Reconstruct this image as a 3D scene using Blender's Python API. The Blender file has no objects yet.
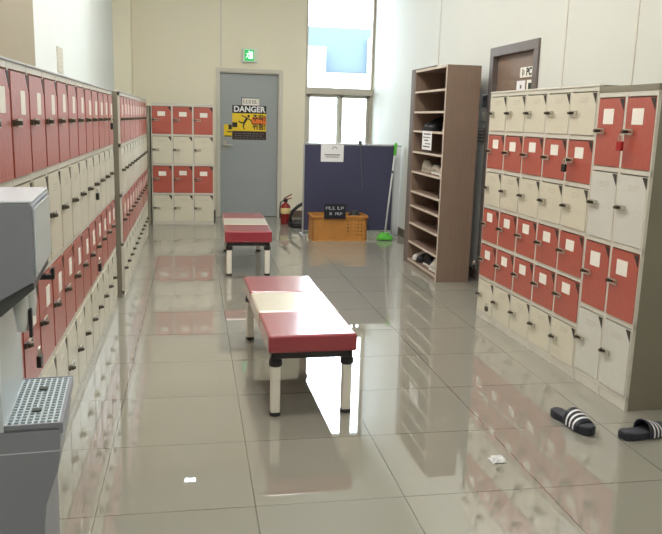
import bpy, bmesh, math, random
from math import sin, cos, pi, radians as R_
from mathutils import Vector, Matrix
random.seed(7)
S = bpy.context.scene
COL = S.collection

# ------------------------------------------------------------------ materials
def lin(c):
    return tuple(((x/255)/12.92 if x/255 <= .04045 else ((x/255+.055)/1.055)**2.4) for x in c) + (1,)

def mat(name, rgb, rough=.5, metal=0, var=0, vscale=8, bump=0, bscale=60, emit=None, estr=1, coat=0, spec=.5, stretch=None):
    m = bpy.data.materials.new(name); m.use_nodes = True
    nt = m.node_tree; b = nt.nodes['Principled BSDF']
    b.inputs['Base Color'].default_value = lin(rgb)
    b.inputs['Roughness'].default_value = rough
    b.inputs['Metallic'].default_value = metal
    b.inputs['Coat Weight'].default_value = coat
    b.inputs['Coat Roughness'].default_value = .14; b.inputs['Coat IOR'].default_value = 1.65
    b.inputs['Specular IOR Level'].default_value = spec
    tc = nt.nodes.new('ShaderNodeTexCoord'); src = tc.outputs['Object']
    if stretch:
        mp = nt.nodes.new('ShaderNodeMapping'); mp.inputs['Scale'].default_value = stretch
        nt.links.new(src, mp.inputs[0]); src = mp.outputs[0]
    if var:
        n = nt.nodes.new('ShaderNodeTexNoise'); n.inputs['Scale'].default_value = vscale; n.inputs['Detail'].default_value = 4
        nt.links.new(src, n.inputs['Vector'])
        mx = nt.nodes.new('ShaderNodeMix'); mx.data_type = 'RGBA'
        a = tuple(max(0, c*(1-var)) for c in rgb); d = tuple(min(255, c*(1+var)) for c in rgb)
        mx.inputs[6].default_value = lin(a); mx.inputs[7].default_value = lin(d)
        nt.links.new(n.outputs['Fac'], mx.inputs[0]); nt.links.new(mx.outputs[2], b.inputs['Base Color'])
    if bump:
        n2 = nt.nodes.new('ShaderNodeTexNoise'); n2.inputs['Scale'].default_value = bscale; n2.inputs['Detail'].default_value = 3
        nt.links.new(src, n2.inputs['Vector'])
        bp = nt.nodes.new('ShaderNodeBump'); bp.inputs['Strength'].default_value = bump; bp.inputs['Distance'].default_value = .004
        nt.links.new(n2.outputs['Fac'], bp.inputs['Height']); nt.links.new(bp.outputs[0], b.inputs['Normal']); nt.links.new(bp.outputs[0], b.inputs['Coat Normal'])
    if emit:
        b.inputs['Emission Color'].default_value = lin(emit); b.inputs['Emission Strength'].default_value = estr
    return m

M = {}
M['wall'] = mat('wall_paint_beige', (234, 227, 206), .75, var=.012, vscale=2)
M['wallw'] = mat('wall_paint_white', (214, 215, 208), .7, var=.012, vscale=2)
M['wallc'] = mat('wall_paint_cool_white', (230, 236, 235), .7, var=.012, vscale=2)
M['ceil'] = mat('ceiling_white', (232, 230, 222), .9, var=.01)
M['joint'] = mat('joint_strip', (214, 212, 202), .6, var=.01)
M['taupe'] = mat('taupe_board', (158, 146, 122), .55, var=.03, vscale=3)
M['base'] = mat('skirting_brown', (98, 84, 72), .45, var=.05)
M['red'] = mat('locker_red_paint', (176, 73, 54), .4, var=.03, vscale=5, bump=.5, bscale=48, coat=1)
M['cream'] = mat('locker_cream_paint', (216, 210, 189), .4, var=.015, vscale=5, bump=.5, bscale=48, coat=1)
M['creamw'] = mat('locker_pale_paint', (212, 211, 202), .4, var=.015, vscale=5, bump=.5, bscale=48, coat=1)
for k in ('red', 'cream', 'creamw'):
    b_ = M[k].node_tree.nodes['Principled BSDF']; b_.inputs['Coat Roughness'].default_value = .4; b_.inputs['Coat IOR'].default_value = 1.6
    M[k].node_tree.nodes['Bump'].inputs['Distance'].default_value = .0045
M['frame'] = mat('locker_frame_paint', (212, 208, 196), .35, var=.01)
M['grey'] = mat('locker_rail_grey', (176, 178, 180), .4, var=.01)
M['body'] = mat('locker_body_grey', (134, 128, 112), .5, var=.02, vscale=3)
M['dark'] = mat('dark_plastic', (34, 33, 34), .4, var=.05)
M['decal'] = mat('corner_decal_dark', (52, 48, 42), .5, var=.05)
M['tag'] = mat('paper_tag', (240, 236, 226), .7, var=.02, vscale=40)
M['faint'] = mat('faint_print', (203, 198, 184), .6, var=.02)
M['ink'] = mat('grey_ink', (110, 108, 104), .7, var=.05)
M['black'] = mat('black_ink', (22, 21, 22), .55, var=.05)
M['steel'] = mat('latch_steel', (186, 182, 168), .35, metal=.5, var=.04, vscale=30)
M['latch'] = mat('latch_dark', (92, 87, 76), .35, metal=.6, var=.08, vscale=30)
M['brass'] = mat('brass_padlock', (120, 100, 60), .35, metal=.8, var=.05)
M['padred'] = mat('red_padlock', (165, 30, 34), .35, var=.04)
M['doorg'] = mat('door_grey_paint', (158, 164, 165), .45, var=.012, vscale=3)
M['doorf'] = mat('door_frame_paint', (206, 202, 188), .5, var=.01)
M['brown'] = mat('brown_door', (134, 114, 100), .45, var=.06, vscale=3, stretch=(12, 12, .8))
M['brownf'] = mat('brown_door_frame', (112, 102, 98), .45, var=.04)
M['winf'] = mat('window_frame', (196, 190, 176), .4, var=.02)
M['wood'] = mat('walnut_board', (140, 119, 104), .5, var=.07, vscale=4, stretch=(14, 14, .9))
M['woodin'] = mat('walnut_board_inner', (128, 104, 92), .55, var=.07, vscale=4, stretch=(1, 1, 12))
M['edge'] = mat('shelf_edge_band', (204, 190, 174), .5, var=.03)
M['vred'] = mat('red_vinyl', (152, 24, 48), .36, var=.03, vscale=6, bump=.05, bscale=90, coat=1)
M['vcream'] = mat('cream_vinyl', (222, 213, 192), .36, var=.02, vscale=6, bump=.05, bscale=90, coat=1)
M['legw'] = mat('white_leg', (234, 231, 220), .35, var=.01)
M['navy'] = mat('navy_felt', (66, 67, 92), .9, var=.06, vscale=60, bump=.15, bscale=300)
M['alu'] = mat('aluminium', (196, 198, 200), .35, metal=.7, var=.02)
M['white'] = mat('white_sheet', (238, 240, 242), .5, var=.01)
M['paper'] = mat('white_paper', (238, 238, 240), .7, var=.01)
M['ochre'] = mat('ochre_plastic', (190, 132, 64), .5, var=.09, vscale=12)
M['signb'] = mat('sign_black', (26, 28, 38), .4, var=.04)
M['signw'] = mat('sign_white_letters', (205, 210, 220), .5, var=.02)
M['extr'] = mat('extinguisher_red', (140, 34, 30), .3, var=.03)
M['exty'] = mat('extinguisher_label', (222, 200, 140), .5, var=.04)
M['rubber'] = mat('black_rubber', (30, 30, 34), .45, var=.08)
M['green'] = mat('mop_green', (92, 190, 62), .5, var=.06, vscale=40, bump=.3, bscale=200)
M['pole'] = mat('mop_pole', (206, 208, 208), .35, var=.02)
M['yellow'] = mat('poster_yellow', (240, 206, 38), .5, var=.02)
M['orange'] = mat('poster_orange', (234, 120, 30), .5, var=.03)
M['pdark'] = mat('poster_dark_band', (52, 30, 26), .5, var=.05)
M['cool'] = mat('dispenser_grey', (140, 142, 153), .35, var=.01)
M['coolw'] = mat('dispenser_pale', (208, 218, 224), .16, var=.01)
M['cooltop'] = mat('dispenser_top', (222, 228, 234), .25, var=.01)
M['coold'] = mat('dispenser_dark', (78, 80, 82), .4, var=.03)
M['grid'] = mat('drip_grid', (196, 208, 214), .3, var=.02)
M['gridd'] = mat('drip_well', (40, 44, 52), .5, var=.03)
M['gclip'] = mat('dark_green_clip', (52, 66, 58), .45, var=.05)
M['shoeb'] = mat('shoe_black', (30, 30, 34), .55, var=.1)
M['shoeg'] = mat('shoe_beige', (176, 168, 152), .7, var=.05)
M['shoew'] = mat('shoe_white', (226, 224, 218), .6, var=.03)
M['shoep'] = mat('shoe_pinkish', (196, 170, 156), .6, var=.03)
M['slide'] = mat('slide_black', (38, 41, 52), .5, var=.06, bump=.2, bscale=250)
M['footbed'] = mat('slide_footbed', (66, 68, 74), .6, var=.08, vscale=60, bump=.2, bscale=400)
M['stripe'] = mat('slide_white_stripe', (232, 232, 236), .5, var=.02)
M['crumple'] = mat('crumple_pale', (236, 238, 240), .12, var=.02)
M['switch'] = mat('switch_plate', (206, 204, 194), .4, var=.01)
M['bbldg'] = mat('blue_facade', (66, 80, 90), .7, var=.02, vscale=.6)
M['pale'] = mat('pale_facade', (160, 164, 164), .7, var=.02, vscale=.6)
M['bglass'] = mat('bluish_pane', (84, 98, 108), .3, var=.03)
M['ground'] = mat('outdoor_paving', (170, 170, 166), .8, var=.03, vscale=1)
M['fill_lamp'] = mat('fill_diffuser', (250, 250, 246), .5, var=.004, emit=(250, 250, 250), estr=.5)  # diffuser of the added, unseen panel lights
M['spot'] = mat('downlight_diffuser', (250, 250, 250), .5, var=.004, emit=(235, 246, 255), estr=14)
M['exitg'] = mat('exit_green_panel', (40, 150, 80), .4, var=.03, emit=(50, 190, 100), estr=.55)
M['exitw'] = mat('exit_white_figure', (210, 255, 225), .4, var=.02, emit=(205, 255, 220), estr=1.0)
for k in ('fill_lamp', 'spot', 'exitg', 'exitw'): M[k].cycles.emission_sampling = 'NONE'
M['exitb'] = mat('exit_box', (206, 222, 204), .4, var=.02)

# clear window glass: sees through, mirrors at grazing angles
g = bpy.data.materials.new('clear_glass'); g.use_nodes = True; nt = g.node_tree; nt.nodes.clear()
o_ = nt.nodes.new('ShaderNodeOutputMaterial'); mxs = nt.nodes.new('ShaderNodeMixShader')
tr = nt.nodes.new('ShaderNodeBsdfTransparent'); gl = nt.nodes.new('ShaderNodeBsdfGlossy'); gl.inputs['Roughness'].default_value = .01
fr = nt.nodes.new('ShaderNodeFresnel'); fr.inputs['IOR'].default_value = 1.35
tr.inputs[0].default_value = (.96, .98, .98, 1)
nt.links.new(fr.outputs[0], mxs.inputs[0]); nt.links.new(tr.outputs[0], mxs.inputs[1]); nt.links.new(gl.outputs[0], mxs.inputs[2]); nt.links.new(mxs.outputs[0], o_.inputs[0])
M['glass'] = g

# polished tile floor, 0.6 m tiles with thin grout
fm = bpy.data.materials.new('polished_floor_tiles'); fm.use_nodes = True; nt = fm.node_tree; b = nt.nodes['Principled BSDF']
tc = nt.nodes.new('ShaderNodeTexCoord'); mp = nt.nodes.new('ShaderNodeMapping')
mp.inputs['Location'].default_value = (-.2301+.0025+6, -2.6796+.0025+6, 0)
br = nt.nodes.new('ShaderNodeTexBrick'); br.offset = 0; br.squash = 1
for k, v in dict(Scale=1, **{'Mortar Size': .0025, 'Mortar Smooth': .3, 'Bias': 0, 'Brick Width': .6, 'Row Height': .6}).items(): br.inputs[k].default_value = v
br.inputs['Color1'].default_value = lin((154, 152, 141)); br.inputs['Color2'].default_value = lin((151, 149, 138)); br.inputs['Mortar'].default_value = lin((96, 90, 81))
nz = nt.nodes.new('ShaderNodeTexNoise'); nz.inputs['Scale'].default_value = 2.2; nz.inputs['Detail'].default_value = 6
mx = nt.nodes.new('ShaderNodeMix'); mx.data_type = 'RGBA'; mx.blend_type = 'MULTIPLY'; mx.inputs[0].default_value = 1
cr = nt.nodes.new('ShaderNodeValToRGB'); cr.color_ramp.elements[0].color = (.93, .92, .9, 1); cr.color_ramp.elements[1].color = (1, 1, 1, 1)
nt.links.new(tc.outputs['Object'], mp.inputs[0]); nt.links.new(mp.outputs[0], br.inputs[0]); nt.links.new(tc.outputs['Object'], nz.inputs[0])
nt.links.new(nz.outputs['Fac'], cr.inputs[0]); nt.links.new(br.outputs['Color'], mx.inputs[6]); nt.links.new(cr.outputs[0], mx.inputs[7]); nt.links.new(mx.outputs[2], b.inputs['Base Color'])
b.inputs['Roughness'].default_value = .012
b.inputs['IOR'].default_value = 2.7
M['floor'] = fm

# ------------------------------------------------------------------ mesh building
class MB:
    def __init__(s): s.bm = bmesh.new()
    def box(s, x0, x1, y0, y1, z0, z1, T=None):
        r = bmesh.ops.create_cube(s.bm, size=1)
        bmesh.ops.transform(s.bm, verts=r['verts'], matrix=Matrix.Translation(((x0+x1)/2, (y0+y1)/2, (z0+z1)/2)) @ Matrix.Diagonal((abs(x1-x0), abs(y1-y0), abs(z1-z0), 1)))
        if T: bmesh.ops.transform(s.bm, verts=r['verts'], matrix=T)
        return s
    def prism(s, pts, axis, a, b):
        # pts: 2D outline; axis 'x': (y,z), 'y': (x,z), 'z': (x,y)
        def P(p, t):
            return {'x': (t, p[0], p[1]), 'y': (p[0], t, p[1]), 'z': (p[0], p[1], t)}[axis]
        A = [s.bm.verts.new(P(p, a)) for p in pts]; B = [s.bm.verts.new(P(p, b)) for p in pts]
        n = len(pts)
        fs = [s.bm.faces.new(A), s.bm.faces.new(B[::-1])]
        for i in range(n): fs.append(s.bm.faces.new((A[i], B[i], B[(i+1) % n], A[(i+1) % n])))
        bmesh.ops.recalc_face_normals(s.bm, faces=fs)
        return s
    def loft(s, rings, close=True):
        V = [[s.bm.verts.new(p) for p in r] for r in rings]; n = len(V[0]); fs = []
        for i in range(len(V)-1):
            for j in range(n if close else n-1):
                fs.append(s.bm.faces.new((V[i][j], V[i][(j+1) % n], V[i+1][(j+1) % n], V[i+1][j])))
        if close:
            fs += [s.bm.faces.new(V[0][::-1]), s.bm.faces.new(V[-1])]
        bmesh.ops.recalc_face_normals(s.bm, faces=fs)
        return s
    def tube(s, pts, r, n=8):
        pts = [Vector(p) for p in pts]; rings = []
        for i, p in enumerate(pts):
            t = (pts[min(i+1, len(pts)-1)] - pts[max(i-1, 0)]).normalized()
            u = t.orthogonal().normalized() if i == 0 else (u - t*u.dot(t)).normalized()
            v = t.cross(u); rr = r[i] if isinstance(r, (list, tuple)) else r
            rings.append([p + (u*cos(2*pi*k/n) + v*sin(2*pi*k/n))*rr for k in range(n)])
        return s.loft(rings)
    def lathe(s, prof, c=(0, 0, 0), n=20):
        return s.loft([[(c[0]+r*cos(2*pi*k/n), c[1]+r*sin(2*pi*k/n), c[2]+z) for k in range(n)] for r, z in prof])
    def torus(s, c, Rr, r, n=28, m=8, a0=0, a1=2*pi, T=None):
        rings = []; full = abs(a1-a0-2*pi) < 1e-6
        for i in range(n if full else n+1):
            a = a0+(a1-a0)*i/n
            rings.append([Vector(((Rr+r*cos(2*pi*j/m))*cos(a), (Rr+r*cos(2*pi*j/m))*sin(a), r*sin(2*pi*j/m))) for j in range(m)])
        T = T or Matrix(); rings = [[T @ p + Vector(c) for p in q] for q in rings]
        if full:
            V = [[s.bm.verts.new(p) for p in q] for q in rings]
            fs = [s.bm.faces.new((V[i][j], V[(i+1) % n][j], V[(i+1) % n][(j+1) % m], V[i][(j+1) % m])) for i in range(n) for j in range(m)]
            bmesh.ops.recalc_face_normals(s.bm, faces=fs); return s
        return s.loft(rings)
    def mesh(s, name):
        me = bpy.data.meshes.new(name); s.bm.to_mesh(me); s.bm.free(); return me

def link(name, me, m, parent=None, loc=(0, 0, 0), rot=(0, 0, 0), bevel=0, seg=2, smooth=False, label=None):
    o = bpy.data.objects.new(name, me); COL.objects.link(o)
    if m is not None and not me.materials: me.materials.append(M[m])
    o.parent = parent; o.location = loc; o.rotation_euler = rot
    if smooth:
        for p in me.polygons: p.use_smooth = True
    if bevel:
        bv = o.modifiers.new('bevel', 'BEVEL'); bv.width = bevel; bv.segments = seg; bv.limit_method = 'ANGLE'; bv.angle_limit = R_(40)
        bv.harden_normals = False
    if label: o['label'] = label
    return o
def obj(name, mb, m, parent=None, **k): return link(name, mb.mesh(name), m, parent, **k)
def tag(o, label, cat, group=None):
    o['label'] = label; o['category'] = cat
    if group: o['group'] = group
    return o
def thing(name, label, cat, loc=(0, 0, 0), rz=0, group=None):
    o = bpy.data.objects.new(name, None); COL.objects.link(o); o.location = loc; o.rotation_euler = (0, 0, rz)
    o.empty_display_size = .1
    return tag(o, label, cat, group)
def struct(name, mb, m, parent=None, **k):
    o = obj(name, mb, m, parent, **k)
    if parent is None: o['kind'] = 'structure'
    return o
def text_mesh(name, s, size, ext=.001, sx=1.0, bold=0):
    cu = bpy.data.curves.new(name, 'FONT'); cu.body = s; cu.size = size; cu.extrude = ext; cu.align_x = 'CENTER'; cu.align_y = 'CENTER'; cu.offset = bold
    cu.resolution_u = 3
    o = bpy.data.objects.new(name, cu); COL.objects.link(o)
    dg = bpy.context.evaluated_depsgraph_get()
    me = bpy.data.meshes.new_from_object(o.evaluated_get(dg)); bpy.data.objects.remove(o); bpy.data.curves.remove(cu)
    me.materials.clear()
    for v in me.vertices: v.co.x *= sx
    return me
UP = (pi/2, 0, 0)           # lettering that faces -Y

# ------------------------------------------------------------------ room shell
YB, XW, XL, ZC = 11.34, 2.69, -1.07, 4.1
YF = -2.2
struct('floor', MB().box(XL-.2, XW+.2, YF-.2, YB+.2, -.12, 0), 'floor')
struct('ceiling', MB().box(XL-.2, XW+.2, YF-.2, YB+.2, ZC, ZC+.12), 'ceil')
DX0, DX1, DH = .374, 1.267, 2.134
WX0, WX1, WZ0, WZ1 = 1.65, 2.69, .95, 3.68
wb = MB()
wb.box(XL-.2, DX0, YB, YB+.2, 0, ZC).box(DX0, DX1, YB, YB+.2, DH, ZC).box(DX1, WX0, YB, YB+.2, 0, ZC)
wb.box(WX0, XW+.2, YB, YB+.2, 0, WZ0).box(WX0, XW+.2, YB, YB+.2, WZ1, ZC).box(WX1, XW+.2, YB, YB+.2, WZ0, WZ1)
struct('wall_back', wb, 'wall')
RY0, RY1, RH = 5.74, 6.67, 2.13
wr = MB()
wr.box(XW, XW+.2, YF-.2, RY0, 0, ZC).box(XW, XW+.2, RY0, RY1, RH, ZC).box(XW, XW+.2, RY1, YB, 0, ZC)
struct('wall_right', wr, 'wallw')
struct('wall_left', MB().box(XL-.2, XL, YF-.2, YB, 0, ZC), 'wallc')
struct('wall_front', MB().box(XL, XW, YF-.2, YF, 0, ZC), 'wall')
struct('trim_1', MB().box(XL, -.836, 10.99, YB, 0, ZC), 'wall')              # corner pier
struct('trim_2', MB().box(XL, XL+.035, 2.2, 5.46, 0, ZC), 'taupe', bevel=.012)   # taupe board on the wall above the lockers
struct('trim_3', MB().box(.395, .412, YB-.014, YB, DH+.06, ZC), 'joint')
for k, y in ((4, 8.263), (5, 5.31), (6, 4.39)):
    struct('trim_%d' % k, MB().box(XW-.006, XW, y-.012, y+.012, .1 if k > 4 else 0.1, ZC), 'joint')
struct('baseboard_right', MB().box(XW-.016, XW, RY1+.06, YB, 0, .105).box(XW-.016, XW, YF, RY0-.06, 0, .105), 'base', bevel=.003)
struct('baseboard_back', MB().box(.285, DX0-.05, YB-.016, YB, 0, .1).box(DX1+.05, XW-.02, YB-.016, YB, 0, .1), 'base', bevel=.003)
# grey steel door in the back wall
d1 = thing('door_1', 'grey steel door with a yellow danger poster in the back wall', 'door', ((DX0+DX1)/2, YB, 0)); d1['kind'] = 'structure'
w = (DX1-DX0)/2
obj('door_leaf', MB().box(-w+.022, w-.022, .05, .095, .006, DH-.022), 'doorg', d1, bevel=.004)
obj('door_frame', MB().box(-w, -w+.02, .0, .12, 0, DH-.02).box(w-.02, w, 0, .12, 0, DH-.02).box(-w, w, 0, .12, DH-.02, DH)
    .box(-w-.045, -w+.004, -.012, -.0005, 0, DH-.004).box(w-.004, w+.045, -.012, -.0005, 0, DH-.004).box(-w-.045, w+.045, -.012, -.0005, DH-.004, DH+.045), 'doorf', d1, bevel=.003)
hd = obj('door_handle', MB().tube([(-w+.085, .05, 1.07), (-w+.085, -.005, 1.07)], .014, 12).tube([(-w+.085, -.005, 1.07), (-w+.2, -.008, 1.07)], .012, 10)
    .box(-w+.06, -w+.11, .042, .05, 1.0, 1.14), 'steel', d1, bevel=.002)
obj('door_jamb_back', MB().box(-w, w, .12, .2, 0, DH), 'doorg', d1)
# brown door in the right wall
d2 = thing('door_2', 'brown door in the right wall behind the locker cabinets', 'door', (XW, (RY0+RY1)/2, 0)); d2['kind'] = 'structure'
h = (RY1-RY0)/2
obj('door_leaf', MB().box(.03, .07, -h+.05, h-.05, .006, RH-.05), 'brown', d2, bevel=.003)
obj('door_frame', MB().box(-.02, .1, -h-.03, -h+.05, 0, RH-.05).box(-.02, .1, h-.05, h+.03, 0, RH-.05).box(-.02, .1, -h-.03, h+.03, RH-.05, RH+.03), 'brownf', d2, bevel=.004)
obj('door_handle', MB().tube([(.03, -h+.12, 1.0), (-.02, -h+.12, 1.0), (-.025, -h+.24, 1.0)], .011, 10), 'steel', d2)
obj('door_jamb_back', MB().box(.1, .2, -h, h, 0, RH), 'brownf', d2)
# tall window
win = thing('window_1', 'tall bright window with a transom bar and sliding sashes', 'window', ((WX0+WX1)/2, YB, 0)); win['kind'] = 'structure'
w = (WX1-WX0)/2
fr_ = MB().box(-w, -w+.035, .03, .13, WZ0, WZ1).box(w-.035, w, .03, .13, WZ0, WZ1).box(-w, w, .03, .13, WZ1-.04, WZ1).box(-w, w, .03, .13, WZ0, WZ0+.05)
obj('window_frame', fr_, 'winf', win, bevel=.004)
obj('transom_bar', MB().box(-w, w, -.01, .13, 1.855, 1.95), 'winf', win, bevel=.006)
for nm, x0, x1, y in (('sash', -w+.035, .06, .05), ('sash', -.02, w-.035, .085)):
    s_ = obj(nm, MB().box(x0, x0+.045, y, y+.03, WZ0+.05, 1.855).box(x1-.045, x1, y, y+.03, WZ0+.05, 1.855).box(x0, x1, y, y+.03, 1.81, 1.855).box(x0, x1, y, y+.03, WZ0+.05, WZ0+.1), 'winf', win, bevel=.003)
    obj('pane', MB().box(x0+.04, x1-.04, y+.012, y+.018, WZ0+.09, 1.815), 'glass', s_)
    if x0 < -.1: obj('sash_latch', MB().box(x1-.035, x1-.012, y-.02, y, 1.39, 1.5).box(x1-.06, x1-.03, y-.025, y-.012, 1.44, 1.475), 'steel', s_, bevel=.002)
obj('pane', MB().box(-w+.03, w-.03, .075, .081, 1.945, WZ1-.035), 'glass', win)
obj('window_sill', MB().box(-w, w, -.03, .03, WZ0-.03, WZ0), 'winf', win, bevel=.004)
pl_ = bpy.data.lights.new('window_daylight_portal', 'AREA'); pl_.shape = 'RECTANGLE'; pl_.size = WX1-WX0; pl_.size_y = WZ1-WZ0; pl_.cycles.is_portal = True
po_ = bpy.data.objects.new('window_daylight_portal', pl_); COL.objects.link(po_); po_.location = ((WX0+WX1)/2, YB+.19, (WZ0+WZ1)/2); po_.rotation_euler = (-pi/2, 0, 0)
# light switches and thermostat plates on the right wall
sp = thing('thermostat', 'dark wall thermostat above the two switch plates on the right wall', 'thermostat', (XW, 6.765, 1.695))
obj('casing', MB().box(-.022, 0, -.045, .045, -.055, .055), 'coold', sp, bevel=.004); obj('screen', MB().box(-.024, -.021, -.03, .03, 0, .035), 'dark', sp)
sp = thing('switch_plate', 'pale switch plate on the right wall above the brown slotted plate', 'switch', (XW, 6.8, 1.567))
obj('plate', MB().box(-.01, 0, -.07, .07, -.06, .06), 'switch', sp, bevel=.003); obj('rocker', MB().box(-.016, -.009, -.018, .018, -.03, .03), 'tag', sp, bevel=.002)
sp = thing('slotted_plate', 'brown slotted control plate on the right wall beside the shoe shelf', 'switch', (XW, 6.82, 1.382))
obj('plate', MB().box(-.012, 0, -.075, .075, -.065, .065), 'brownf', sp, bevel=.003)
mb = MB()
for k in range(4): mb.box(-.016, -.011, -.06, .06, -.05+k*.03, -.036+k*.03)
obj('slots', mb, 'faint', sp)
# plaque on the left wall
pl = thing('wall_plaque', 'narrow pale grey notice on the left wall above the lockers', 'notice', (XL, 6.62, 1.9))
obj('board', MB().box(0, .006, -.13, .13, -.1, .1), 'faint', pl)
mb = MB()
for k in range(5): mb.box(.006, .0075, -.1+.01*(k % 3), .1-.015*(k % 2), -.078+k*.036, -.068+k*.036)
obj('printed_lines', mb, 'switch', pl)

# ------------------------------------------------------------------ lockers (local: width +x, front faces -y, depth +y)
mesh_cache = {}
def door_mesh(w, h):
    k = ('d', round(w, 4), round(h, 4))
    if k not in mesh_cache: mesh_cache[k] = MB().box(0, w, -.004, .014, 0, h).mesh('door')
    return mesh_cache[k]
def colour_mesh(me, m):
    k = (me.name, m)
    if k not in mesh_cache:
        c = me.copy(); c.materials.clear(); c.materials.append(M[m]); mesh_cache[k] = c
    return mesh_cache[k]
lm = MB().box(-.012, .03, -.016, -.004, -.014, .014).box(.0, .02, -.034, -.014, -.011, .011).tube([(.012, -.03, 0), (.012, -.042, 0)], .011, 10)
LATCH = lm.mesh('latch'); LATCH.materials.append(M['latch'])
lo_ = MB()
for a in (.011, -.011): lo_.box(.016, .088, -.018, -.013, a-.0035, a+.0035)
lo_.box(.081, .088, -.018, -.013, -.011, .011)
LOOP = lo_.mesh('latch_loop'); LOOP.materials.append(M['steel'])
def tri_mesh(c=.042):
    return MB().prism([(-c, 0), (0, 0), (0, -c*1.45)], 'y', -.0055, -.004).mesh('corner_label')
TRI = tri_mesh(); TRI.materials.append(M['decal'])
TAGS = {}
def tag_mesh(w, h):
    if (w, h) not in TAGS:
        me = MB().box(-w/2, w/2, -.0055, -.004, -h/2, h/2).mesh('name_card'); me.materials.append(M['tag']); TAGS[(w, h)] = me
    return TAGS[(w, h)]
FAINT = MB().box(-.05, .05, -.005, -.004, .012, .016).box(-.04, .05, -.005, -.004, 0, .004).box(-.05, .03, -.005, -.004, -.012, -.008).mesh('printed_lines'); FAINT.materials.append(M['faint'])

def locker(label, W, cols, rows, z0, z1, H, depth, colours, loc, rz, group, cream='cream', card=(.07, .07), cx=.5, header=None, rail='frame'):
    t = thing('locker_cabinet', label, 'locker', loc, rz, group)
    cw = W/cols; rp = (z1-z0)/rows
    obj('body', MB().box(.002, W-.002, .016, depth, 0, H-.002), 'body', t, bevel=.003)
    f = MB()
    for c in range(cols+1):
        x = c*cw; f.box(max(0, x-.011), min(W, x+.011), 0, .018, 0, z1+.012)
    for r in range(rows+1):
        z = z0+r*rp; f.box(0, W, .001, .018, z-.013, z+.013)
    obj('front_frame', f, 'frame', t)
    obj('plinth', MB().box(.001, W-.001, .003, .018, 0, z0-.014), 'frame', t, bevel=.002)
    if header: obj('header_strip', MB().box(0, W, -.002, .02, z1+.012, H), 'body', t, bevel=.002)
    else: obj('top_rail', MB().box(0, W, -.004, .03, z1+.01, H), rail, t, bevel=.003)
    dw, dh = cw-.026, rp-.036
    for r in range(rows):
        for c in range(cols):
            col = 'red' if colours[r] == 'r' else cream
            jig = random.uniform(-.0015, .0015)
            d = link('door', colour_mesh(door_mesh(dw, dh), col), None, t, (c*cw+.013+.0025, jig, z1-(r+1)*rp+.015))
            link('latch', LATCH, None, d, (.006, 0, dh*.52)).scale = (.8, .8, .72)
            link('latch_loop', LOOP, None, d, (.0, 0, dh*.52))
            link('corner_label', TRI, None, d, (dw-.002, 0, dh-.002))
            if colours[r] == 'r': link('name_card', tag_mesh(*card), None, d, (dw*cx+random.uniform(-.006, .006), 0, dh*.735+random.uniform(-.008, .008)))
            else: link('printed_lines', FAINT, None, d, (dw*.52, 0, dh*.82))
    return t
cwL = .305
LG = 'red and cream locker cabinets along the left wall'
kz = dict(z0=.04, z1=1.63, H=1.655)
rzL = pi/2
def bank(label, y0, n, x, depth): locker(label, n*cwL-.002, n, 4, .04, 1.638, 1.658, depth, 'rcrc', (x, y0, 0), rzL, LG, rail='grey', card=(.075, .085), cx=.62)
bank('red and cream locker cabinet along the left wall just past the water dispenser', 2.145, 5, -.615, .44)
bank('second red and cream locker cabinet from the water dispenser, with two padlocks', 2.145+5*cwL, 5, -.615, .44)
bank('narrow three column locker cabinet before the step in the left row', 2.145+10*cwL, 3, -.615, .44)
bank('left row locker cabinet set slightly forward, its grey side showing', 6.2, 4, -.565, .49)
bank('left row locker cabinet between the forward step and the last one', 6.2+4*cwL, 4, -.565, .49)
bank('last locker cabinet of the left row, nearest the back wall', 6.2+8*cwL, 3, -.565, .49)
tag(obj('filler_panel', MB().box(-.66, -.572, 10.44, 10.9, 0, 1.6), 'body', bevel=.003), 'narrow dark filler panel standing left of the back wall lockers', 'panel')
locker('red and cream locker cabinet against the back wall beside the grey door', .83, 3, 4, .03, 1.615, 1.64, .5, 'rcrc', (-.557, 10.47, 0), 0, 'back lockers', card=(.1, .06), cx=.5)
aR = math.atan2(-2.01, .056)
p0 = Vector((2.193, 5.43, 0)); dR = Vector((cos(aR), sin(aR), 0))
RG = 'red and cream locker cabinets along the right wall'
W5 = 1.475
locker('wide six row red and cream locker cabinet along the right wall', W5, 5, 6, .046, 1.698, 1.72, .42, 'crcrrc', p0, aR, RG, card=(.094, .064), cx=.47)
p1 = p0 + dR*(W5+.004)
locker('two column locker cabinet with tall doors at the near end of right lockers', .535, 2, 4, .066, 1.66, 1.705, .42, 'rcrc', p1, aR, RG, cream='creamw', card=(.098, .082), cx=.43, header=True)

def padlock(label, loc, rz, m, group=None, s=1):
    t = thing('padlock', label, 'padlock', loc, rz, group)
    obj('lock_body', MB().box(-.017*s, .017*s, -.009, .009, -.055*s, -.018*s), m, t, bevel=.004)
    obj('shackle', MB().tube([(-.011*s, 0, -.02*s), (-.011*s, 0, -.004)]+[(-.011*s*cos(a), 0, .011*s*sin(a)-.004) for a in [pi*k/8 for k in range(9)]]+[(.011*s, 0, -.004), (.011*s, 0, -.02*s)], .003*s, 6), 'steel', t)
def on_right(y, z, off=-.055):   # a point hung in front of the right lockers
    k = (5.43-y)/2.01
    return (2.193+.056*k+off, y, z)
padlock('red padlock on the latch of the right tall red door', on_right(3.635, 1.44, -.045), aR, 'padred', s=1.35)
padlock('dark padlock on the nearest small red door of the second row', on_right(4.19, 1.285, -.045), aR, 'dark', s=1.25)
padlock('dark padlock on a bottom cream door at the far end of right lockers', on_right(5.13, .165), aR, 'latch')
padlock('dark padlock on a red fifth row door at the far right lockers', on_right(5.42, .43), aR, 'dark')
padlock('dark padlock high on the top row of the left lockers', (-.56, 5.52, 1.44), rzL, 'dark', s=1.2)
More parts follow.
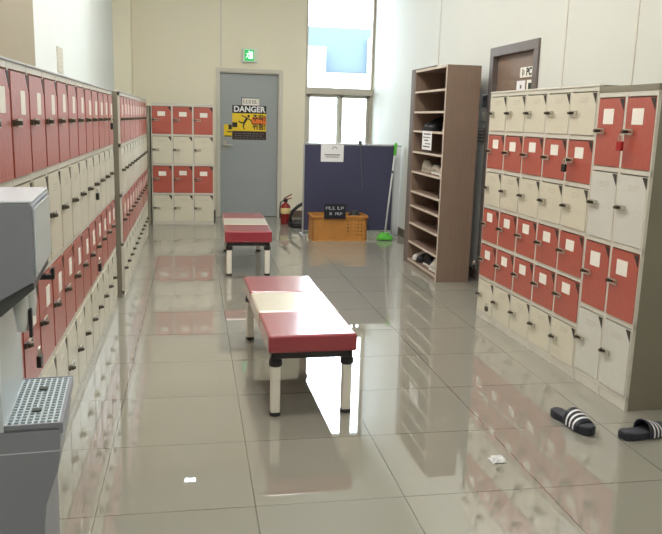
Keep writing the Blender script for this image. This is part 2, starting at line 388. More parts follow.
padlock('dark padlock on a cream door of the left lockers', (-.56, 4.6, 1.04), rzL, 'dark', s=1.1)
padlock('dark padlock on a lower red door of the left lockers', (-.56, 4.6, .62), rzL, 'dark', s=1.3)
padlock('dark padlock on the low red door beside the water dispenser', (-.56, 2.77, .63), rzL, 'dark', s=1.2)

# ------------------------------------------------------------------ benches
def bench(label, c, L, W, rz, zb):
    t = thing('bench', label, 'bench', (c[0], c[1], 0), rz, 'padded waiting benches')
    l3 = L/3
    for k in range(3):
        y0 = -L/2+k*l3
        nm = ('red', 'cream', 'red')[k]
        o = obj('seat_cushion', MB().box(-W/2, W/2, y0+.001, y0+l3-.001, zb, .43), 'v'+nm, t, bevel=.014, seg=3, label='%s vinyl seat cushion' % nm, smooth=False)
    obj('apron', MB().box(-W/2+.02, W/2-.02, -L/2+.02, -L/2+.045, zb-.033, zb).box(-W/2+.02, W/2-.02, L/2-.045, L/2-.02, zb-.033, zb)
        .box(-W/2+.02, -W/2+.045, -L/2+.02, L/2-.02, zb-.033, zb).box(W/2-.045, W/2-.02, -L/2+.02, L/2-.02, zb-.033, zb).box(-W/2+.03, W/2-.03, -L/2+.03, L/2-.03, zb-.01, zb), 'dark', t, bevel=.003)
    for sx in (-1, 1):
        for sy in (-1, 1):
            x, y = sx*(W/2-.042), sy*(L/2-.045)
            lg = obj('leg', MB().box(x-.024, x+.024, y-.024, y+.024, .016, zb-.045), 'legw', t, bevel=.009, seg=3)
            obj('collar', MB().lathe([(.03, zb-.075), (.034, zb-.07), (.034, zb-.045), (.028, zb-.041), (.028, zb-.027)], (x, y, 0), 18), 'dark', lg)
            obj('foot', MB().lathe([(.027, 0), (.029, .004), (.029, .016), (.024, .02)], (x, y, 0), 18), 'dark', lg)
    return t
bench('large looking red and cream padded bench in the middle of the aisle', (.568, 4.255), 1.43, .452, R_(1.2), .338)
bench('red and cream padded bench farther back, in front of the grey door', (.521, 7.70), 1.42, .445, R_(-1.2), .322)

# ------------------------------------------------------------------ shoe shelf
SX0, SX1, SY0, SY1, SH = 2.25, 2.572, 6.63, 7.63, 2.0
sh = thing('shoe_shelf', 'tall walnut brown open shoe shelf with ten tiers', 'shelf', (SX0, SY0, 0))
D, Wd = SX1-SX0, SY1-SY0
obj('side_panel', MB().box(0, D, 0, .022, 0, SH), 'wood', sh, bevel=.002)
obj('side_panel', MB().box(0, D, Wd-.022, Wd, 0, SH), 'wood', sh, bevel=.002)
obj('back_panel', MB().box(D-.012, D, .022, Wd-.022, .0, SH), 'woodin', sh)
SZ = [.055, .247, .447, .63, .78, .985, 1.19, 1.40, 1.59, 1.79]
for z in SZ:
    b_ = obj('shelf_board', MB().box(.004, D-.012, .022, Wd-.022, z-.018, z), 'woodin', sh)
    obj('edge_band', MB().box(0, .004, .022, Wd-.022, z-.019, z+.001), 'edge', b_)
obj('top_board', MB().box(0, D, .022, Wd-.022, SH-.022, SH), 'wood', sh)
obj('edge_band', MB().box(-.003, 0, 0, .024, 0, SH).box(-.003, 0, .024, Wd-.024, SH-.022, SH), 'edge', sh)
obj('dark_edging', MB().box(-.004, .03, Wd+.001, Wd+.13, 0, SH+.012).box(-.004, .015, .35, Wd+.13, SH+.001, SH+.014), 'brownf', sh, bevel=.002)
obj('kickboard', MB().box(.012, .03, .022, Wd-.022, 0, .037), 'wood', sh)

def shoe(label, loc, rz, m, sole, L=.26, W=.09, tall=.085, group='shoes on the shelf'):
    t = thing('shoe', label, 'shoe', loc, rz, group)
    outl = [(.0, .32), (.08, .42), (.25, .42), (.45, .43), (.65, .52), (.82, .5), (.94, .34), (1, .12)]
    ol = [(u*L, w*W) for u, w in outl] + [(u*L, -w*W) for u, w in outl[::-1]]
    obj('sole', MB().prism(ol, 'z', 0, .022), sole, t, bevel=.004)
    hs = [(.02, .8, .32), (.1, 1, .4), (.3, .95, .38), (.48, .85, .40), (.62, .62, .46), (.8, .45, .45), (.93, .33, .3), (.98, .2, .14)]
    rings = []
    for u, hh, w in hs:
        rr = []
        for k in range(12):
            a = pi*k/11
            rr.append((u*L, cos(a)*w*W*(1-.25*sin(a)), .02+(max(sin(a), 0)**.7)*hh*tall))
        rings.append(rr)
    obj('upper', MB().loft(rings), m, t, smooth=True)
    obj('opening', MB().prism([(L*(.23+.15*cos(a)), W*.24*sin(a)) for a in [2*pi*k/14 for k in range(14)]], 'z', .02+.9*tall, .02+1.015*tall), 'dark', t)
def put_shoe(label, x, y, tier, deg, m, sole, L=.26, W=.09, tall=.085):
    a = R_(deg)
    shoe(label, (x-cos(a)*L/2, y-sin(a)*L/2, SZ[tier]+.0015), a, m, sole, L, W, tall)
put_shoe('black shoe on the third tier from the top of the shelf', 2.405, 7.37, 7, 172, 'shoeb', 'shoeb', .26, .12, .13)
put_shoe('second black shoe on the third tier, on the side of the beige one', 2.405, 7.22, 7, 176, 'shoeb', 'shoeb', .26, .11, .11)
put_shoe('light beige shoe at the near end of the third tier', 2.40, 6.74, 7, 4, 'shoeg', 'shoew', .25, .09, .14)
put_shoe('beige shoe toward the far end of the fifth tier', 2.36, 7.33, 5, -82, 'shoeg', 'shoeg', .27, .1, .11)
put_shoe('grey beige shoe at the middle of the fifth tier', 2.36, 7.03, 5, -86, 'shoeg', 'shoew', .25, .1, .08)
put_shoe('pale shoe at the near end of the fifth tier', 2.38, 6.74, 5, 4, 'shoep', 'shoew', .22)
put_shoe('small black shoe on the sixth tier at the near end', 2.38, 6.74, 4, 4, 'shoeb', 'shoeb', .22)
put_shoe('white shoe at the far end of the bottom tier', 2.39, 7.5, 0, 184, 'shoew', 'shoew', .24, .09, .1)
put_shoe('black shoe between white and pale soled shoes on the bottom tier', 2.40, 7.35, 0, 176, 'shoeb', 'shoeb', .26, .11, .12)
put_shoe('black shoe with pale sole at the middle of the bottom tier', 2.35, 7.13, 0, -85, 'shoeb', 'shoew', .24, .09, .11)
put_shoe('short white shoe toward the near end of the bottom tier', 2.33, 6.91, 0, 90, 'shoew', 'shoew', .16, .1, .12)
put_shoe('pinkish beige shoe at the near end of the bottom tier', 2.33, 6.74, 0, 90, 'shoep', 'shoew', .14, .09, .08)
nt_ = thing('paper_notice', 'small printed notice hanging on the front of the shoe shelf', 'notice', (SX0-.004, 7.12, 1.31))
obj('sheet', MB().box(-.003, 0, -.15, .15, -.09, .09), 'paper', nt_)
mb = MB()
for k, (a, b_) in enumerate([(-.12, .1), (-.1, .12), (-.05, .08), (-.12, .05), (-.1, .11)]): mb.box(-.0042, -.003, a, b_, .055-k*.03, .068-k*.03-.004*(k % 2))
obj('printed_lines', mb, 'ink', nt_)

# ------------------------------------------------------------------ partition, crate, mop, extinguisher at the back
PX0, PX1, PY = 1.372, 2.545, 9.42
pt = thing('partition_screen', 'navy blue felt partition screen standing before the window', 'partition', ((PX0+PX1)/2, PY, 0))
w = (PX1-PX0)/2
obj('felt_panel', MB().box(-w+.01, w-.01, -.014, .014, .085, 1.172), 'navy', pt)
obj('top_rail', MB().box(-w, w, -.016, .016, 1.168, 1.19), 'alu', pt, bevel=.003)
obj('bottom_rail', MB().box(-w+.01, w-.01, -.013, .013, .07, .085), 'alu', pt, bevel=.003)
for sx in (-1, 1):
    obj('post', MB().box(sx*w-.009, sx*w+.009, -.013, .013, .02, 1.19), 'alu', pt, bevel=.003)
    obj('foot', MB().box(sx*w-.02, sx*w+.02, -.2, .2, 0, .028), 'alu', pt, bevel=.006)
nt_ = thing('paper_notice', 'white paper notice taped at the top of the navy partition', 'notice', (1.729, PY-.017, 1.07))
obj('sheet', MB().box(-.146, .146, -.002, 0, -.11, .11), 'paper', nt_)
mb = MB().box(-.1, .1, -.003, -.002, -.03, -.016).box(-.085, .09, -.003, -.002, -.055, -.045)
mb.torus((.03, -.0025, .045), .03, .004, 16, 4, a0=.2, a1=pi, T=Matrix.Rotation(pi/2, 4, 'X'))
obj('printed_lines', mb, 'ink', nt_)
cd = thing('hanging_cord', 'thin grey cord clipped over the top of the navy partition', 'cord', (2.09, PY-.02, 1.2))
obj('clip', MB().box(-.018, .018, -.006, .045, -.02, .03), 'dark', cd, bevel=.003)
obj('cord', MB().tube([(0, -.004, 0), (.012, -.004, -.2), (.03, -.004, -.4), (.044, -.004, -.57)], .004, 6), 'ink', cd)
wbd = thing('white_board', 'tall white sheet board standing between navy partition and right wall', 'board', (2.60, 9.55, 0), R_(4))
obj('sheet', MB().box(-.07, .07, -.012, .012, 0.0, 1.17), 'white', wbd, bevel=.004)
obj('edge_rail', MB().box(-.074, .074, -.014, .014, 1.16, 1.18), 'alu', wbd, bevel=.002)
# crate
CX0, CX1, CY0, CY1, CH = 1.44, 2.13, 9.05, 9.375, .32
ct = thing('crate', 'ochre slatted plastic crate in front of the navy partition', 'crate', ((CX0+CX1)/2, CY0, 0))
w, dp = (CX1-CX0)/2, CY1-CY0
def wall_panel(x0, x1, z0, z1, nx, nz, b=.008):
    m_ = MB()
    for k in range(nx+1):
        x = x0+(x1-x0)*k/nx; wd = .022 if k in (0, nx) or k % 4 == 0 else .014
        m_.box(max(x0, x-wd), min(x1, x+wd), -.006, .006, z0, z1)
    for k in range(nz+1):
        z = z0+(z1-z0)*k/nz; wd = .02 if k in (0, nz) else .013
        m_.box(x0, x1, -.007, .007, max(z0, z-wd), min(z1, z+wd))
    return m_
obj('front_panel', wall_panel(-w, w, .01, CH, 16, 7), 'ochre', ct, loc=(0, .012, 0))
obj('rear_panel', wall_panel(-w, w, .01, CH, 16, 7), 'ochre', ct, loc=(0, dp-.012, 0))
obj('end_panel', wall_panel(0, dp, .01, CH, 8, 7), 'ochre', ct, loc=(-w+.01, 0, 0), rot=(0, 0, pi/2))
obj('end_panel', wall_panel(0, dp, .01, CH, 8, 7), 'ochre', ct, loc=(w-.01, 0, 0), rot=(0, 0, pi/2))
obj('base_panel', MB().box(-w, w, 0, dp, 0, .02), 'ochre', ct)
obj('rim', MB().box(-w-.012, w+.012, -.012, .012, CH-.03, CH).box(-w-.012, w+.012, dp-.012, dp+.012, CH-.03, CH).box(-w-.012, -w+.012, 0, dp, CH-.03, CH).box(w-.012, w+.012, 0, dp, CH-.03, CH), 'ochre', ct, bevel=.004)
sg = thing('letter_sign', 'small black sign with pale lettering standing on the ochre crate', 'sign', (1.715, CY0-.012, CH-.04))
obj('sign_board', MB().box(-.135, .135, -.016, -.001, 0, .185), 'signb', sg, bevel=.003)
obj('support', MB().box(-.1, .1, -.001, .008, .045, .06), 'signb', sg)
def glyph(mb, x, z, w, h, y0, y1, t=.007):
    # one blurred syllable block: a small ring, a bar beside it and a bar below
    k = random.choice((0, 1, 2))
    mb.box(x-w, x-w+t, y0, y1, z, z+h).box(x-w, x+.1*w, y0, y1, z+h-t, z+h).box(x-w, x+.1*w, y0, y1, z+h*.45, z+h*.45+t)
    if k != 1: mb.box(x+.5*w, x+.5*w+t, y0, y1, z+h*.3, z+h)
    if k != 0: mb.box(x-w*.8, x+w, y0, y1, z, z+t)
mb = MB()
for x in (-.1, -.06, -.015, .045, .09): glyph(mb, x, .115, .017, .038, -.0185, -.016)
for x in (-.055, .015, .045, .075): glyph(mb, x, .05, .014, .032, -.0185, -.016)
obj('lettering', mb, 'signw', sg)
bl = thing('dark_ball', 'dark round object peeking over the right end of the ochre crate', 'ball', (2.0, 9.212, .021))
obj('shell', MB().lathe([(.001, 0), (.05, .008), (.09, .05), (.105, .12), (.1, .22), (.085, .28), (.05, .325), (.001, .34)], (0, 0, 0), 20), 'rubber', bl, smooth=True)
obj('cap', MB().torus((0, 0, .335), .028, .008, 16, 6), 'coold', bl, smooth=True)
# mop
mo = thing('mop', 'mop with bright green head and handle leaning beside the partition', 'mop', (2.385, 9.13, 0))
hm = MB()
hm.box(-.085, .085, -.04, .04, .006, .05)
for k in range(26):
    a = 2*pi*k/26; cx_, cy_ = .08*cos(a), .04*sin(a)
    hm.tube([(cx_*.55, cy_*.5, .05+.02*(k % 3)), (cx_, cy_, .045), (cx_*1.15, cy_*1.35, .025), (cx_*1.25, cy_*1.6, .01)], [.014, .016, .014, .009], 6)
obj('mop_head', hm, 'green', mo)
obj('head_joint', MB().tube([(0, 0, .028), (.004, .008, .09)], [.028, .014], 10), 'green', mo)
tip = Vector((2.55-2.385, 9.39-9.13-.01, 1.215)); st = Vector((.003, .006, .085))
obj('mop_pole', MB().tube([st, st.lerp(tip, .5), st.lerp(tip, .86)], .011, 10), 'pole', mo, smooth=True)
obj('pole_collar', MB().tube([st.lerp(tip, .66), st.lerp(tip, .69)], .017, 10), 'coold', mo)
obj('handle_grip', MB().tube([st.lerp(tip, .86), st.lerp(tip, .99), tip], [.017, .02, .012], 12), 'green', mo, smooth=True)
# extinguisher
ex = thing('fire_extinguisher', 'red fire extinguisher with pale label on the floor beside the door', 'extinguisher', (1.285, 10.55, 0))
obj('cylinder', MB().lathe([(.06, 0), (.072, .008), (.072, .23), (.066, .262), (.045, .29), (.024, .302), (.022, .325)], (0, 0, 0), 24), 'extr', ex, smooth=True)
obj('label_band', MB().lathe([(.0725, .155), (.0735, .156), (.0735, .235), (.0725, .236)], (0, 0, 0), 24), 'exty', ex, smooth=True)
obj('valve', MB().lathe([(.026, .32), (.03, .325), (.03, .35), (.018, .36)], (0, 0, 0), 16).box(-.014, .014, -.04, .02, .345, .365), 'dark', ex)
obj('lever', MB().tube([(-.03, 0, .36), (.03, 0, .395), (.09, -.01, .43)], .009, 8).tube([(-.03, 0, .352), (.04, 0, .36), (.085, -.01, .375)], .008, 8), 'extr', ex)
obj('hose', MB().tube([(-.03, 0, .34), (-.075, -.02, .31), (-.085, -.03, .2), (-.08, -.03, .09)], .009, 8), 'rubber', ex, smooth=True)
hs_ = thing('black_hose', 'black rubber hose coiled on the floor beside the fire extinguisher', 'hose', (1.45, 10.3, 0))
cp = []
for k in range(40):
    a = -2.6 + k*2*pi*1.5/39
    cp.append((.14*cos(a)*(1-.002*k), .13*sin(a), .028+.022*k/39*1.5))
obj('coil', MB().tube(cp, .033, 10), 'rubber', hs_, smooth=True)
obj('loose_end', MB().tube([(-.12, -.02, .06), (-.13, -.02, .14), (-.1, -.02, .22), (-.02, -.02, .29), (.06, -.02, .335), (.16, -.02, .36)], .023, 10).tube([(.03, -.06, .06), (.05, -.06, .13), (.09, -.06, .22), (.15, -.06, .3)], .02, 10), 'rubber', hs_, smooth=True)

# ------------------------------------------------------------------ door posters, exit sign, plates
YD = YB+.05
po = thing('danger_poster', 'yellow and black DANGER poster on the grey door', 'poster', (.823, YD, 1.405))
hw, hh = .252, .25
obj('sheet', MB().box(-hw, hw, -.004, 0, -hh, hh), 'yellow', po)
obj('title_band', MB().box(-hw, hw, -.0055, -.004, .135, hh), 'black', po)
obj('footer_band', MB().box(-hw, hw, -.0055, -.004, -hh, -.125), 'pdark', po)
link('title', text_mesh('title', 'DANGER', .115, sx=1.0, bold=.004), 'paper', po, (0, -.0062, .192), UP)
obj('orange_patch', MB().prism([(.03, .07), (.25, .09), (.25, -.02), (.05, -.03)], 'y', -.0055, -.004), 'orange', po)
obj('side_block', MB().box(-hw, -hw+.075, -.0055, -.004, -.07, 0), 'black', po)
link('warning_words', text_mesh('warning_words', '추락!', .105, sx=.9, bold=.003), 'pdark', po, (.145, -.0062, .065), UP)
link('warning_words', text_mesh('warning_words', '위험!', .105, sx=.9, bold=.003), 'pdark', po, (.145, -.0062, -.06), UP)
fig = MB()                                         # falling figure
def limb(a, b_, r): fig.tube([(a[0], -.0055, a[1]), (b_[0], -.0055, b_[1])], r, 6)
fig.torus((-.01, -.0055, .095), .009, .010, 12, 6, T=Matrix.Rotation(pi/2, 4, 'X'))
for a, b_, r in (((-.03, .07), (-.08, -.01), .022), ((-.03, .07), (-.1, .095), .011), ((-.1, .095), (-.11, .11), .01), ((-.02, .06), (.03, .03), .011), ((.03, .03), (.045, -.02), .01),
               ((-.08, -.01), (-.13, -.0), .014), ((-.13, 0), (-.16, .02), .012), ((-.075, -.015), (-.09, -.06), .014), ((-.09, -.06), (-.07, -.1), .01)): limb(a, b_, r*.75)
for v in fig.bm.verts: v.co.y = -.0055 + max(-.0012, min(.0012, v.co.y+.0055))
obj('falling_figure', fig, 'black', po)
mb = MB()
for k in range(3):
    x = -.22
    while x < .2:
        l_ = random.uniform(.02, .06); mb.box(x, min(.23, x+l_), -.0062, -.0055, -.155-.032*k-.012, -.155-.032*k); x += l_+.014
obj('fine_print', mb, 'ink', po)
po2 = thing('warning_sticker', 'small yellow and black sticker at left edge of the DANGER poster', 'sticker', (.515, YD, 1.28))
obj('sheet', MB().box(-.068, .054, -.003, 0, -.088, .092), 'yellow', po2)
obj('black_marks', MB().box(.0, .05, -.004, -.003, .02, .09).box(-.06, .05, -.004, -.003, -.086, -.07).box(-.02, .05, -.004, -.003, -.02, -.005), 'black', po2)
pl = thing('door_plate', 'white nameplate above the DANGER poster on the grey door', 'sign', (.836, YD, 1.712))
obj('plate', MB().box(-.13, .13, -.005, 0, -.054, .054), 'tag', pl)
obj('plate_border', MB().box(-.132, -.12, -.0065, -.004, -.056, .056).box(-.132, .132, -.0065, -.004, .046, .056), 'coold', pl)
mb = MB()
for x in (-.085, -.045, -.005, .045, .085): glyph(mb, x, -.028, .016, .05, -.006, -.005)
obj('lettering', mb, 'ink', pl)
es = thing('exit_sign', 'green lit emergency exit sign on the wall above the grey door', 'sign', (.815, YB, 2.37))
obj('box', MB().box(-.11, .11, -.05, 0, -.1, .095), 'exitb', es, bevel=.006)
obj('lit_panel', MB().box(-.072, .062, -.053, -.05, -.082, .075), 'exitg', es)
em = MB()
em.box(-.0, .045, -.0545, -.053, -.05, .05)
for a, b_ in (((-.015, .03), (-.03, -.01)), ((-.03, -.01), (-.005, -.05)), ((-.03, -.01), (-.055, -.04)), ((-.015, .025), (.015, .0)), ((-.015, .025), (-.05, .015))):
    em.tube([(a[0], -.054, a[1]), (b_[0], -.054, b_[1])], .006, 6)
em.torus((-.008, -.054, .05), .005, .006, 10, 6, T=Matrix.Rotation(pi/2, 4, 'X'))
obj('running_figure', em, 'exitw', es)
XD = XW+.03
fac = (pi/2, 0, -pi/2)          # lettering that faces -X
pl = thing('door_plate', 'white plate with dark letters high on the brown door', 'sign', (XD, 5.97, 1.915))
obj('plate', MB().box(-.006, 0, -.145, .145, -.042, .042), 'tag', pl, bevel=.001)
link('lettering', text_mesh('lettering', 'PC', .085, bold=.003), 'black', pl, (-.0068, -.03, 0), fac)
obj('symbol', MB().box(-.0072, -.006, .085, .1, -.03, .03).box(-.0072, -.006, .06, .075, -.02, .02), 'ink', pl)
pl = thing('door_notice', 'notice with dark figure under the lettered plate on brown door', 'notice', (XD, 6.085, 1.775))
obj('sheet', MB().box(-.003, 0, -.075, .09, -.1, .075), 'paper', pl)
obj('printed_figure', MB().box(-.0042, -.003, -.02, .03, -.07, .0).box(-.0042, -.003, -.01, .02, .01, .04).box(-.0042, -.003, -.04, .05, -.03, -.02), 'ink', pl)
pl = thing('door_notice', 'notice with dark green blocks under the lettered plate on brown door', 'notice', (XD, 5.875, 1.765))
obj('sheet', MB().box(-.003, 0, -.13, .1, -.1, .085), 'tag', pl)
obj('printed_blocks', MB().box(-.0042, -.003, -.09, .07, .01, .06).box(-.0042, -.003, -.08, .07, -.07, -.01), 'gclip', pl)

# ------------------------------------------------------------------ water dispenser (local x along +Y, front faces -y)
wd = thing('water_dispenser', 'grey water dispenser with drip tray standing beside the left lockers', 'water dispenser', (-.355, 1.75, 0), pi/2+R_(4.4))
WW = .335
def curve(z): return
lowp = [(-.038, .745), (-.037, .69), (-.03, .64), (-.014, .595), (.0, .55), (.006, .49), (.008, .3), (.008, .03), (.03, .0), (.34, 0), (.34, .745)]
obj('lower_body', MB().prism(lowp, 'x', 0, WW), 'cool', wd, bevel=.004)
obj('seam_line', MB().box(-.0008, WW+.0008, -.0375, .34, .69, .6925), 'coolw', wd)
obj('head', MB().prism([(.004, 1.283), (0, 1.275), (0, 1.105), (.08, 1.06), (.34, 1.04), (.34, 1.283)], 'x', 0, WW), 'cool', wd, bevel=.003)
obj('front_panel', MB().box(.008, WW-.008, -.004, .0, 1.115, 1.27), 'coolw', wd, bevel=.002)
obj('top_cover', MB().box(0, WW, 0, .34, 1.283, 1.288), 'cooltop', wd, bevel=.002)
obj('tap_housing', MB().prism([(.006, 1.1), (.004, 1.085), (.08, 1.02), (.1, 1.02), (.1, 1.05)], 'x', .012, WW-.012), 'coold', wd, bevel=.002)
obj('recess_panel', MB().box(0, WW, .085, .34, .745, 1.06), 'coolw', wd, bevel=.003)
for k, x in enumerate((.09, .24)):
    tp = obj('tap', MB().tube([(x, .05, 1.07), (x, .045, 1.0), (x, .045, .965)], [.02, .016, .012], 12), ('white', 'white')[k], wd, smooth=True)
    obj('tap_lever', MB().box(x-.012, x+.012, -.014, .03, 1.06, 1.072).box(x-.012, x+.012, -.018, -.01, 1.06, 1.09) if k else MB().box(x-.01, x+.01, .022, .03, .95, 1.02), 'dark', tp, bevel=.002)
tr_ = obj('drip_tray', MB().box(0.0, WW, -.04, .085, .745, .752).box(0, WW, -.045, -.037, .735, .762).box(0, .006, -.04, .085, .745, .762).box(WW-.006, WW, -.04, .085, .745, .762), 'cool', wd, bevel=.001)
obj('tray_well', MB().box(.006, WW-.006, -.037, .085, .752, .7535), 'gridd', tr_)
gm = MB()
for k in range(19): gm.box(.006+(WW-.018)*k/18, .0112+(WW-.018)*k/18, -.037, .085, .755, .760)
for k in range(9): gm.box(.006, WW-.006, -.037+.117*k/8, -.0325+.117*k/8, .755, .7602)
obj('drip_grid', gm, 'grid', tr_)
for x in (.09, .24): obj('grid_clip', MB().lathe([(.001, 0), (.011, .001), (.011, .004), (.001, .005)], (0, 0, 0), 14), 'gclip', tr_, loc=(x, .022, .7605))

# ------------------------------------------------------------------ slide sandals
def sandal(label, heel, toe, flip):
    hv, tv = Vector(heel), Vector(toe); d = tv-hv; L = d.length
    t = thing('slide_sandal', label, 'sandal', (hv.x, hv.y, 0), math.atan2(d.y, d.x), 'black slide sandals')
    prof = [(0, .0), (.015, .19), (.06, .29), (.15, .34), (.3, .345), (.45, .35), (.6, .40), (.74, .43), (.86, .39), (.94, .28), (.985, .13), (1, 0)]
    Wd_ = .118
    sk = flip*.012
    ol = [(u*L, w_*Wd_+sk*math.sin(u*pi)) for u, w_ in prof] + [(u*L, -w_*Wd_+sk*math.sin(u*pi)) for u, w_ in prof[-2:0:-1]]
    def lift(u): return .006*(u-.5)**2*4
    rings = []
    for s_, z in ((.94, .0), (1, .006), (1.0, .026), (.97, .032)):
        rings.append([((x-L/2)*s_+L/2, y*s_, z + (.012*(abs(x/L-.45)*2)**2 if z > .01 else 0)) for x, y in ol])
    obj('sole', MB().loft(rings), 'slide', t, smooth=False)
    obj('footbed', MB().loft([[((x-L/2)*q+L/2, y*q, z+.012*(abs(x/L-.45)*2)**2) for x, y in ol] for q, z in ((.93, .0305), (.9, .034))]), 'footbed', t)
    def strap(u0, u1, off, nn=6):
        outer = []
        for i in range(nn+1):
            u = u0+(u1-u0)*i/nn
            half = .052+.003*(u-.5)
            hgt = .062 - .10*(u-.5)
            row = []
            for k in range(15):
                a = -.12+(pi+.24)*k/14
                row.append((u*L, (half+off)*cos(a)+sk*math.sin(u*pi), .018+(hgt-.0+off)*max(0, sin(a))**.75 - (.008 if sin(a) < 0 else 0)))
            outer.append(row)
        return outer
    so, si = strap(.44, .80, .004), strap(.44, .80, -.001)
    m_ = MB()
    n = 15
    for i in range(len(so)-1):
        for k in range(n-1):
            m_.bm.faces.new([m_.bm.verts.new(p) for p in (so[i][k], so[i][k+1], so[i+1][k+1], so[i+1][k])])
            m_.bm.faces.new([m_.bm.verts.new(p) for p in (si[i][k], si[i+1][k], si[i+1][k+1], si[i][k+1])])
    for k in range(n-1):
        for e in (0, -1): m_.bm.faces.new([m_.bm.verts.new(p) for p in (so[e][k], si[e][k], si[e][k+1], so[e][k+1])])
    bmesh.ops.remove_doubles(m_.bm, verts=m_.bm.verts, dist=1e-5); bmesh.ops.recalc_face_normals(m_.bm, faces=m_.bm.faces)
    stp = obj('strap', m_, 'slide', t, smooth=True)
    for u in (.51, .60, .69):
        obj('stripe', MB().loft(strap(u, u+.038, .0056, 1), close=False), 'stripe', stp, smooth=True)
    return t
sandal('black slide sandal with white stripes lying in front of the right lockers', (1.845, 3.425), (1.905, 3.135), 1)
sandal('black slide sandal at the foot of the nearest locker corner', (2.03, 3.09), (2.305, 3.16), -1)

# small crumpled pale shape, opaque, on the tiles
fb = MB(); rings = []
for i in range(7):
    rings.append([(-.035+.012*i, -.028+.009*j, .002+.02*abs(sin(i*1.9+j*1.3))*(1 if 0 < i < 6 and 0 < j < 6 else .1)) for j in range(7)])
fb.loft(rings, close=False)
sc_ = obj('pale_crumple', fb, 'crumple', loc=(1.335, 2.94, 0))
sm = sc_.modifiers.new('thickness', 'SOLIDIFY'); sm.thickness = .0008
tag(sc_, 'small crumpled pale shape on the floor tiles', 'scrap')

# ------------------------------------------------------------------ added fill lights, ceiling downlight
PWR, UPF = 28, 1.0
def fill_lamp(label, x, y, w, l, f=1):  # panel light added out of view to brighten the room and ceiling
    t = thing('fill_light', label, 'ceiling light', (x, y, ZC), 0, 'added fill lights')
    obj('diffuser', MB().box(-w/2, w/2, -l/2, l/2, -.36, -.31), 'fill_lamp', t)
    for nm, z, rx, e in (('fill_glow_down', -.362, 0, 1), ('fill_glow_up', -.308, pi, UPF)):
        la = bpy.data.lights.new(nm, 'AREA'); la.shape = 'RECTANGLE'; la.size = w; la.size_y = l; la.energy = PWR*e*f; la.color = (1, .99, .97)
        lo = bpy.data.objects.new(nm, la); COL.objects.link(lo); lo.parent = t; lo.location = (0, 0, z); lo.rotation_euler = (rx, 0, 0)
    obj('end_cap', MB().box(-w/2-.02, -w/2, -l/2-.01, l/2+.01, -.365, -.305), 'white', t, bevel=.004)
    obj('end_cap', MB().box(w/2, w/2+.02, -l/2-.01, l/2+.01, -.365, -.305), 'white', t, bevel=.004)
    for sx in (-1, 1): obj('hanging_rod', MB().tube([(sx*(w/2+.01), 0, -.305), (sx*(w/2+.01), 0, -.02)], .006, 8).lathe([(.04, -.02), (.04, 0)], (sx*(w/2+.01), 0, 0), 16), 'white', t)
for k, y in enumerate((.2, 3.3, 5.5, 7.8)):
    fill_lamp('added unseen panel light, %s from the entrance end' % ('first', 'second', 'third', 'fourth')[k], .55, y, 1.2, .45, (.55, 1, 1, 1)[k])
t = thing('downlight', 'small downlight on the ceiling close to the back wall', 'ceiling light', (-.087, 10.95, ZC))
obj('housing', MB().box(-.11, .11, -.08, .08, -.03, 0), 'white', t, bevel=.004)
obj('diffuser', MB().box(-.08, .08, -.05, .05, -.036, -.03), 'spot', t)

# ------------------------------------------------------------------ outside
tag(obj('paved_ground', MB().box(-40, 60, 11.8, 90, -.6, -.5), 'ground'), 'pale paved ground outside beyond the window', 'ground')
bd = thing('building', 'pale blue building across the yard seen through the window', 'building', (5.6, 30, -.5))
obj('facade', MB().box(-6, 8, 0, 8, 0, 4.0), 'bbldg', bd)
obj('parapet', MB().box(-6.1, 8.1, -.25, 8, 3.75+.0, 5.5).box(-6.1, 8.1, -.4, 0, 2.4, 3.75), 'bbldg', bd)
obj('pale_wing', MB().box(-6.0, -.6, -.9, 0, 0, 4.7).box(-.6, 2.6, -.9, 0, 0, 3.75), 'pale', bd)
obj('corner_strip', MB().box(1.15, 1.3, -.5, -.25, 3.75, 5.1), 'pale', bd)
mb = MB()
for k in range(3): mb.box(.0+k*.32, .04+k*.32, .3, .34, 5.4, 9)
for k in range(8): mb.box(0, .68, .3, .34, 5.6+k*.42, 5.64+k*.42)
obj('roof_lattice', mb, 'bglass', bd)

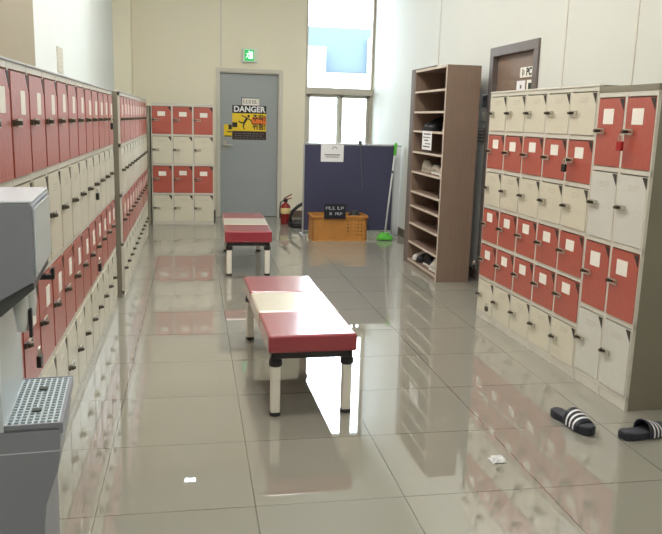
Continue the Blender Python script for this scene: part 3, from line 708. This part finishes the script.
# ------------------------------------------------------------------ sky, camera, view
wo = bpy.data.worlds.new('sky'); S.world = wo; wo.use_nodes = True; nt = wo.node_tree
bg = nt.nodes['Background']
tcw = nt.nodes.new('ShaderNodeTexCoord'); nzw = nt.nodes.new('ShaderNodeTexNoise'); nzw.inputs['Scale'].default_value = 3
crw = nt.nodes.new('ShaderNodeValToRGB'); crw.color_ramp.elements[0].color = (.74, .88, 1, 1); crw.color_ramp.elements[1].color = (.9, .96, 1, 1)
nt.links.new(tcw.outputs['Generated'], nzw.inputs[0]); nt.links.new(nzw.outputs['Fac'], crw.inputs[0]); nt.links.new(crw.outputs[0], bg.inputs[0])
bg.inputs[1].default_value = 12

f, pit, yaw, rol, Hc = 747.7, .1946, .1844, .0284, 1.4845
def rayv(d):
    x, y, z = d
    c, s = cos(pit), sin(pit); y, z = c*y+s*z, -s*y+c*z
    c, s = cos(yaw), sin(yaw); x, y = c*x+s*y, -s*x+c*y
    return Vector((x, y, z))
R0, F0, U0 = rayv((1, 0, 0)), rayv((0, 1, 0)), rayv((0, 0, 1))
Rc = R0*cos(rol) + U0*sin(rol); Uc = -R0*sin(rol) + U0*cos(rol)
cam = bpy.data.cameras.new('camera'); co = bpy.data.objects.new('camera', cam); COL.objects.link(co)
cam.sensor_fit = 'HORIZONTAL'; cam.sensor_width = 36; cam.lens = f/662*36; cam.clip_start = .05; cam.clip_end = 300
mw = Matrix.Identity(4)
for i, v in enumerate((Rc, Uc, -F0)):
    for j in range(3): mw[j][i] = v[j]
mw.translation = Vector((0, 0, Hc)); co.matrix_world = mw
S.camera = co
S.view_settings.view_transform = 'Standard'; S.view_settings.look = 'None'; S.view_settings.gamma = 1; S.view_settings.exposure = .35
S.view_settings.use_curve_mapping = False
try:
    S.cycles.use_denoising = True; S.cycles.max_bounces = 10; S.cycles.diffuse_bounces = 5
    S.cycles.sample_clamp_indirect = 4; S.cycles.use_light_tree = True; S.cycles.use_guiding = True; S.cycles.use_adaptive_sampling = False
except Exception: pass
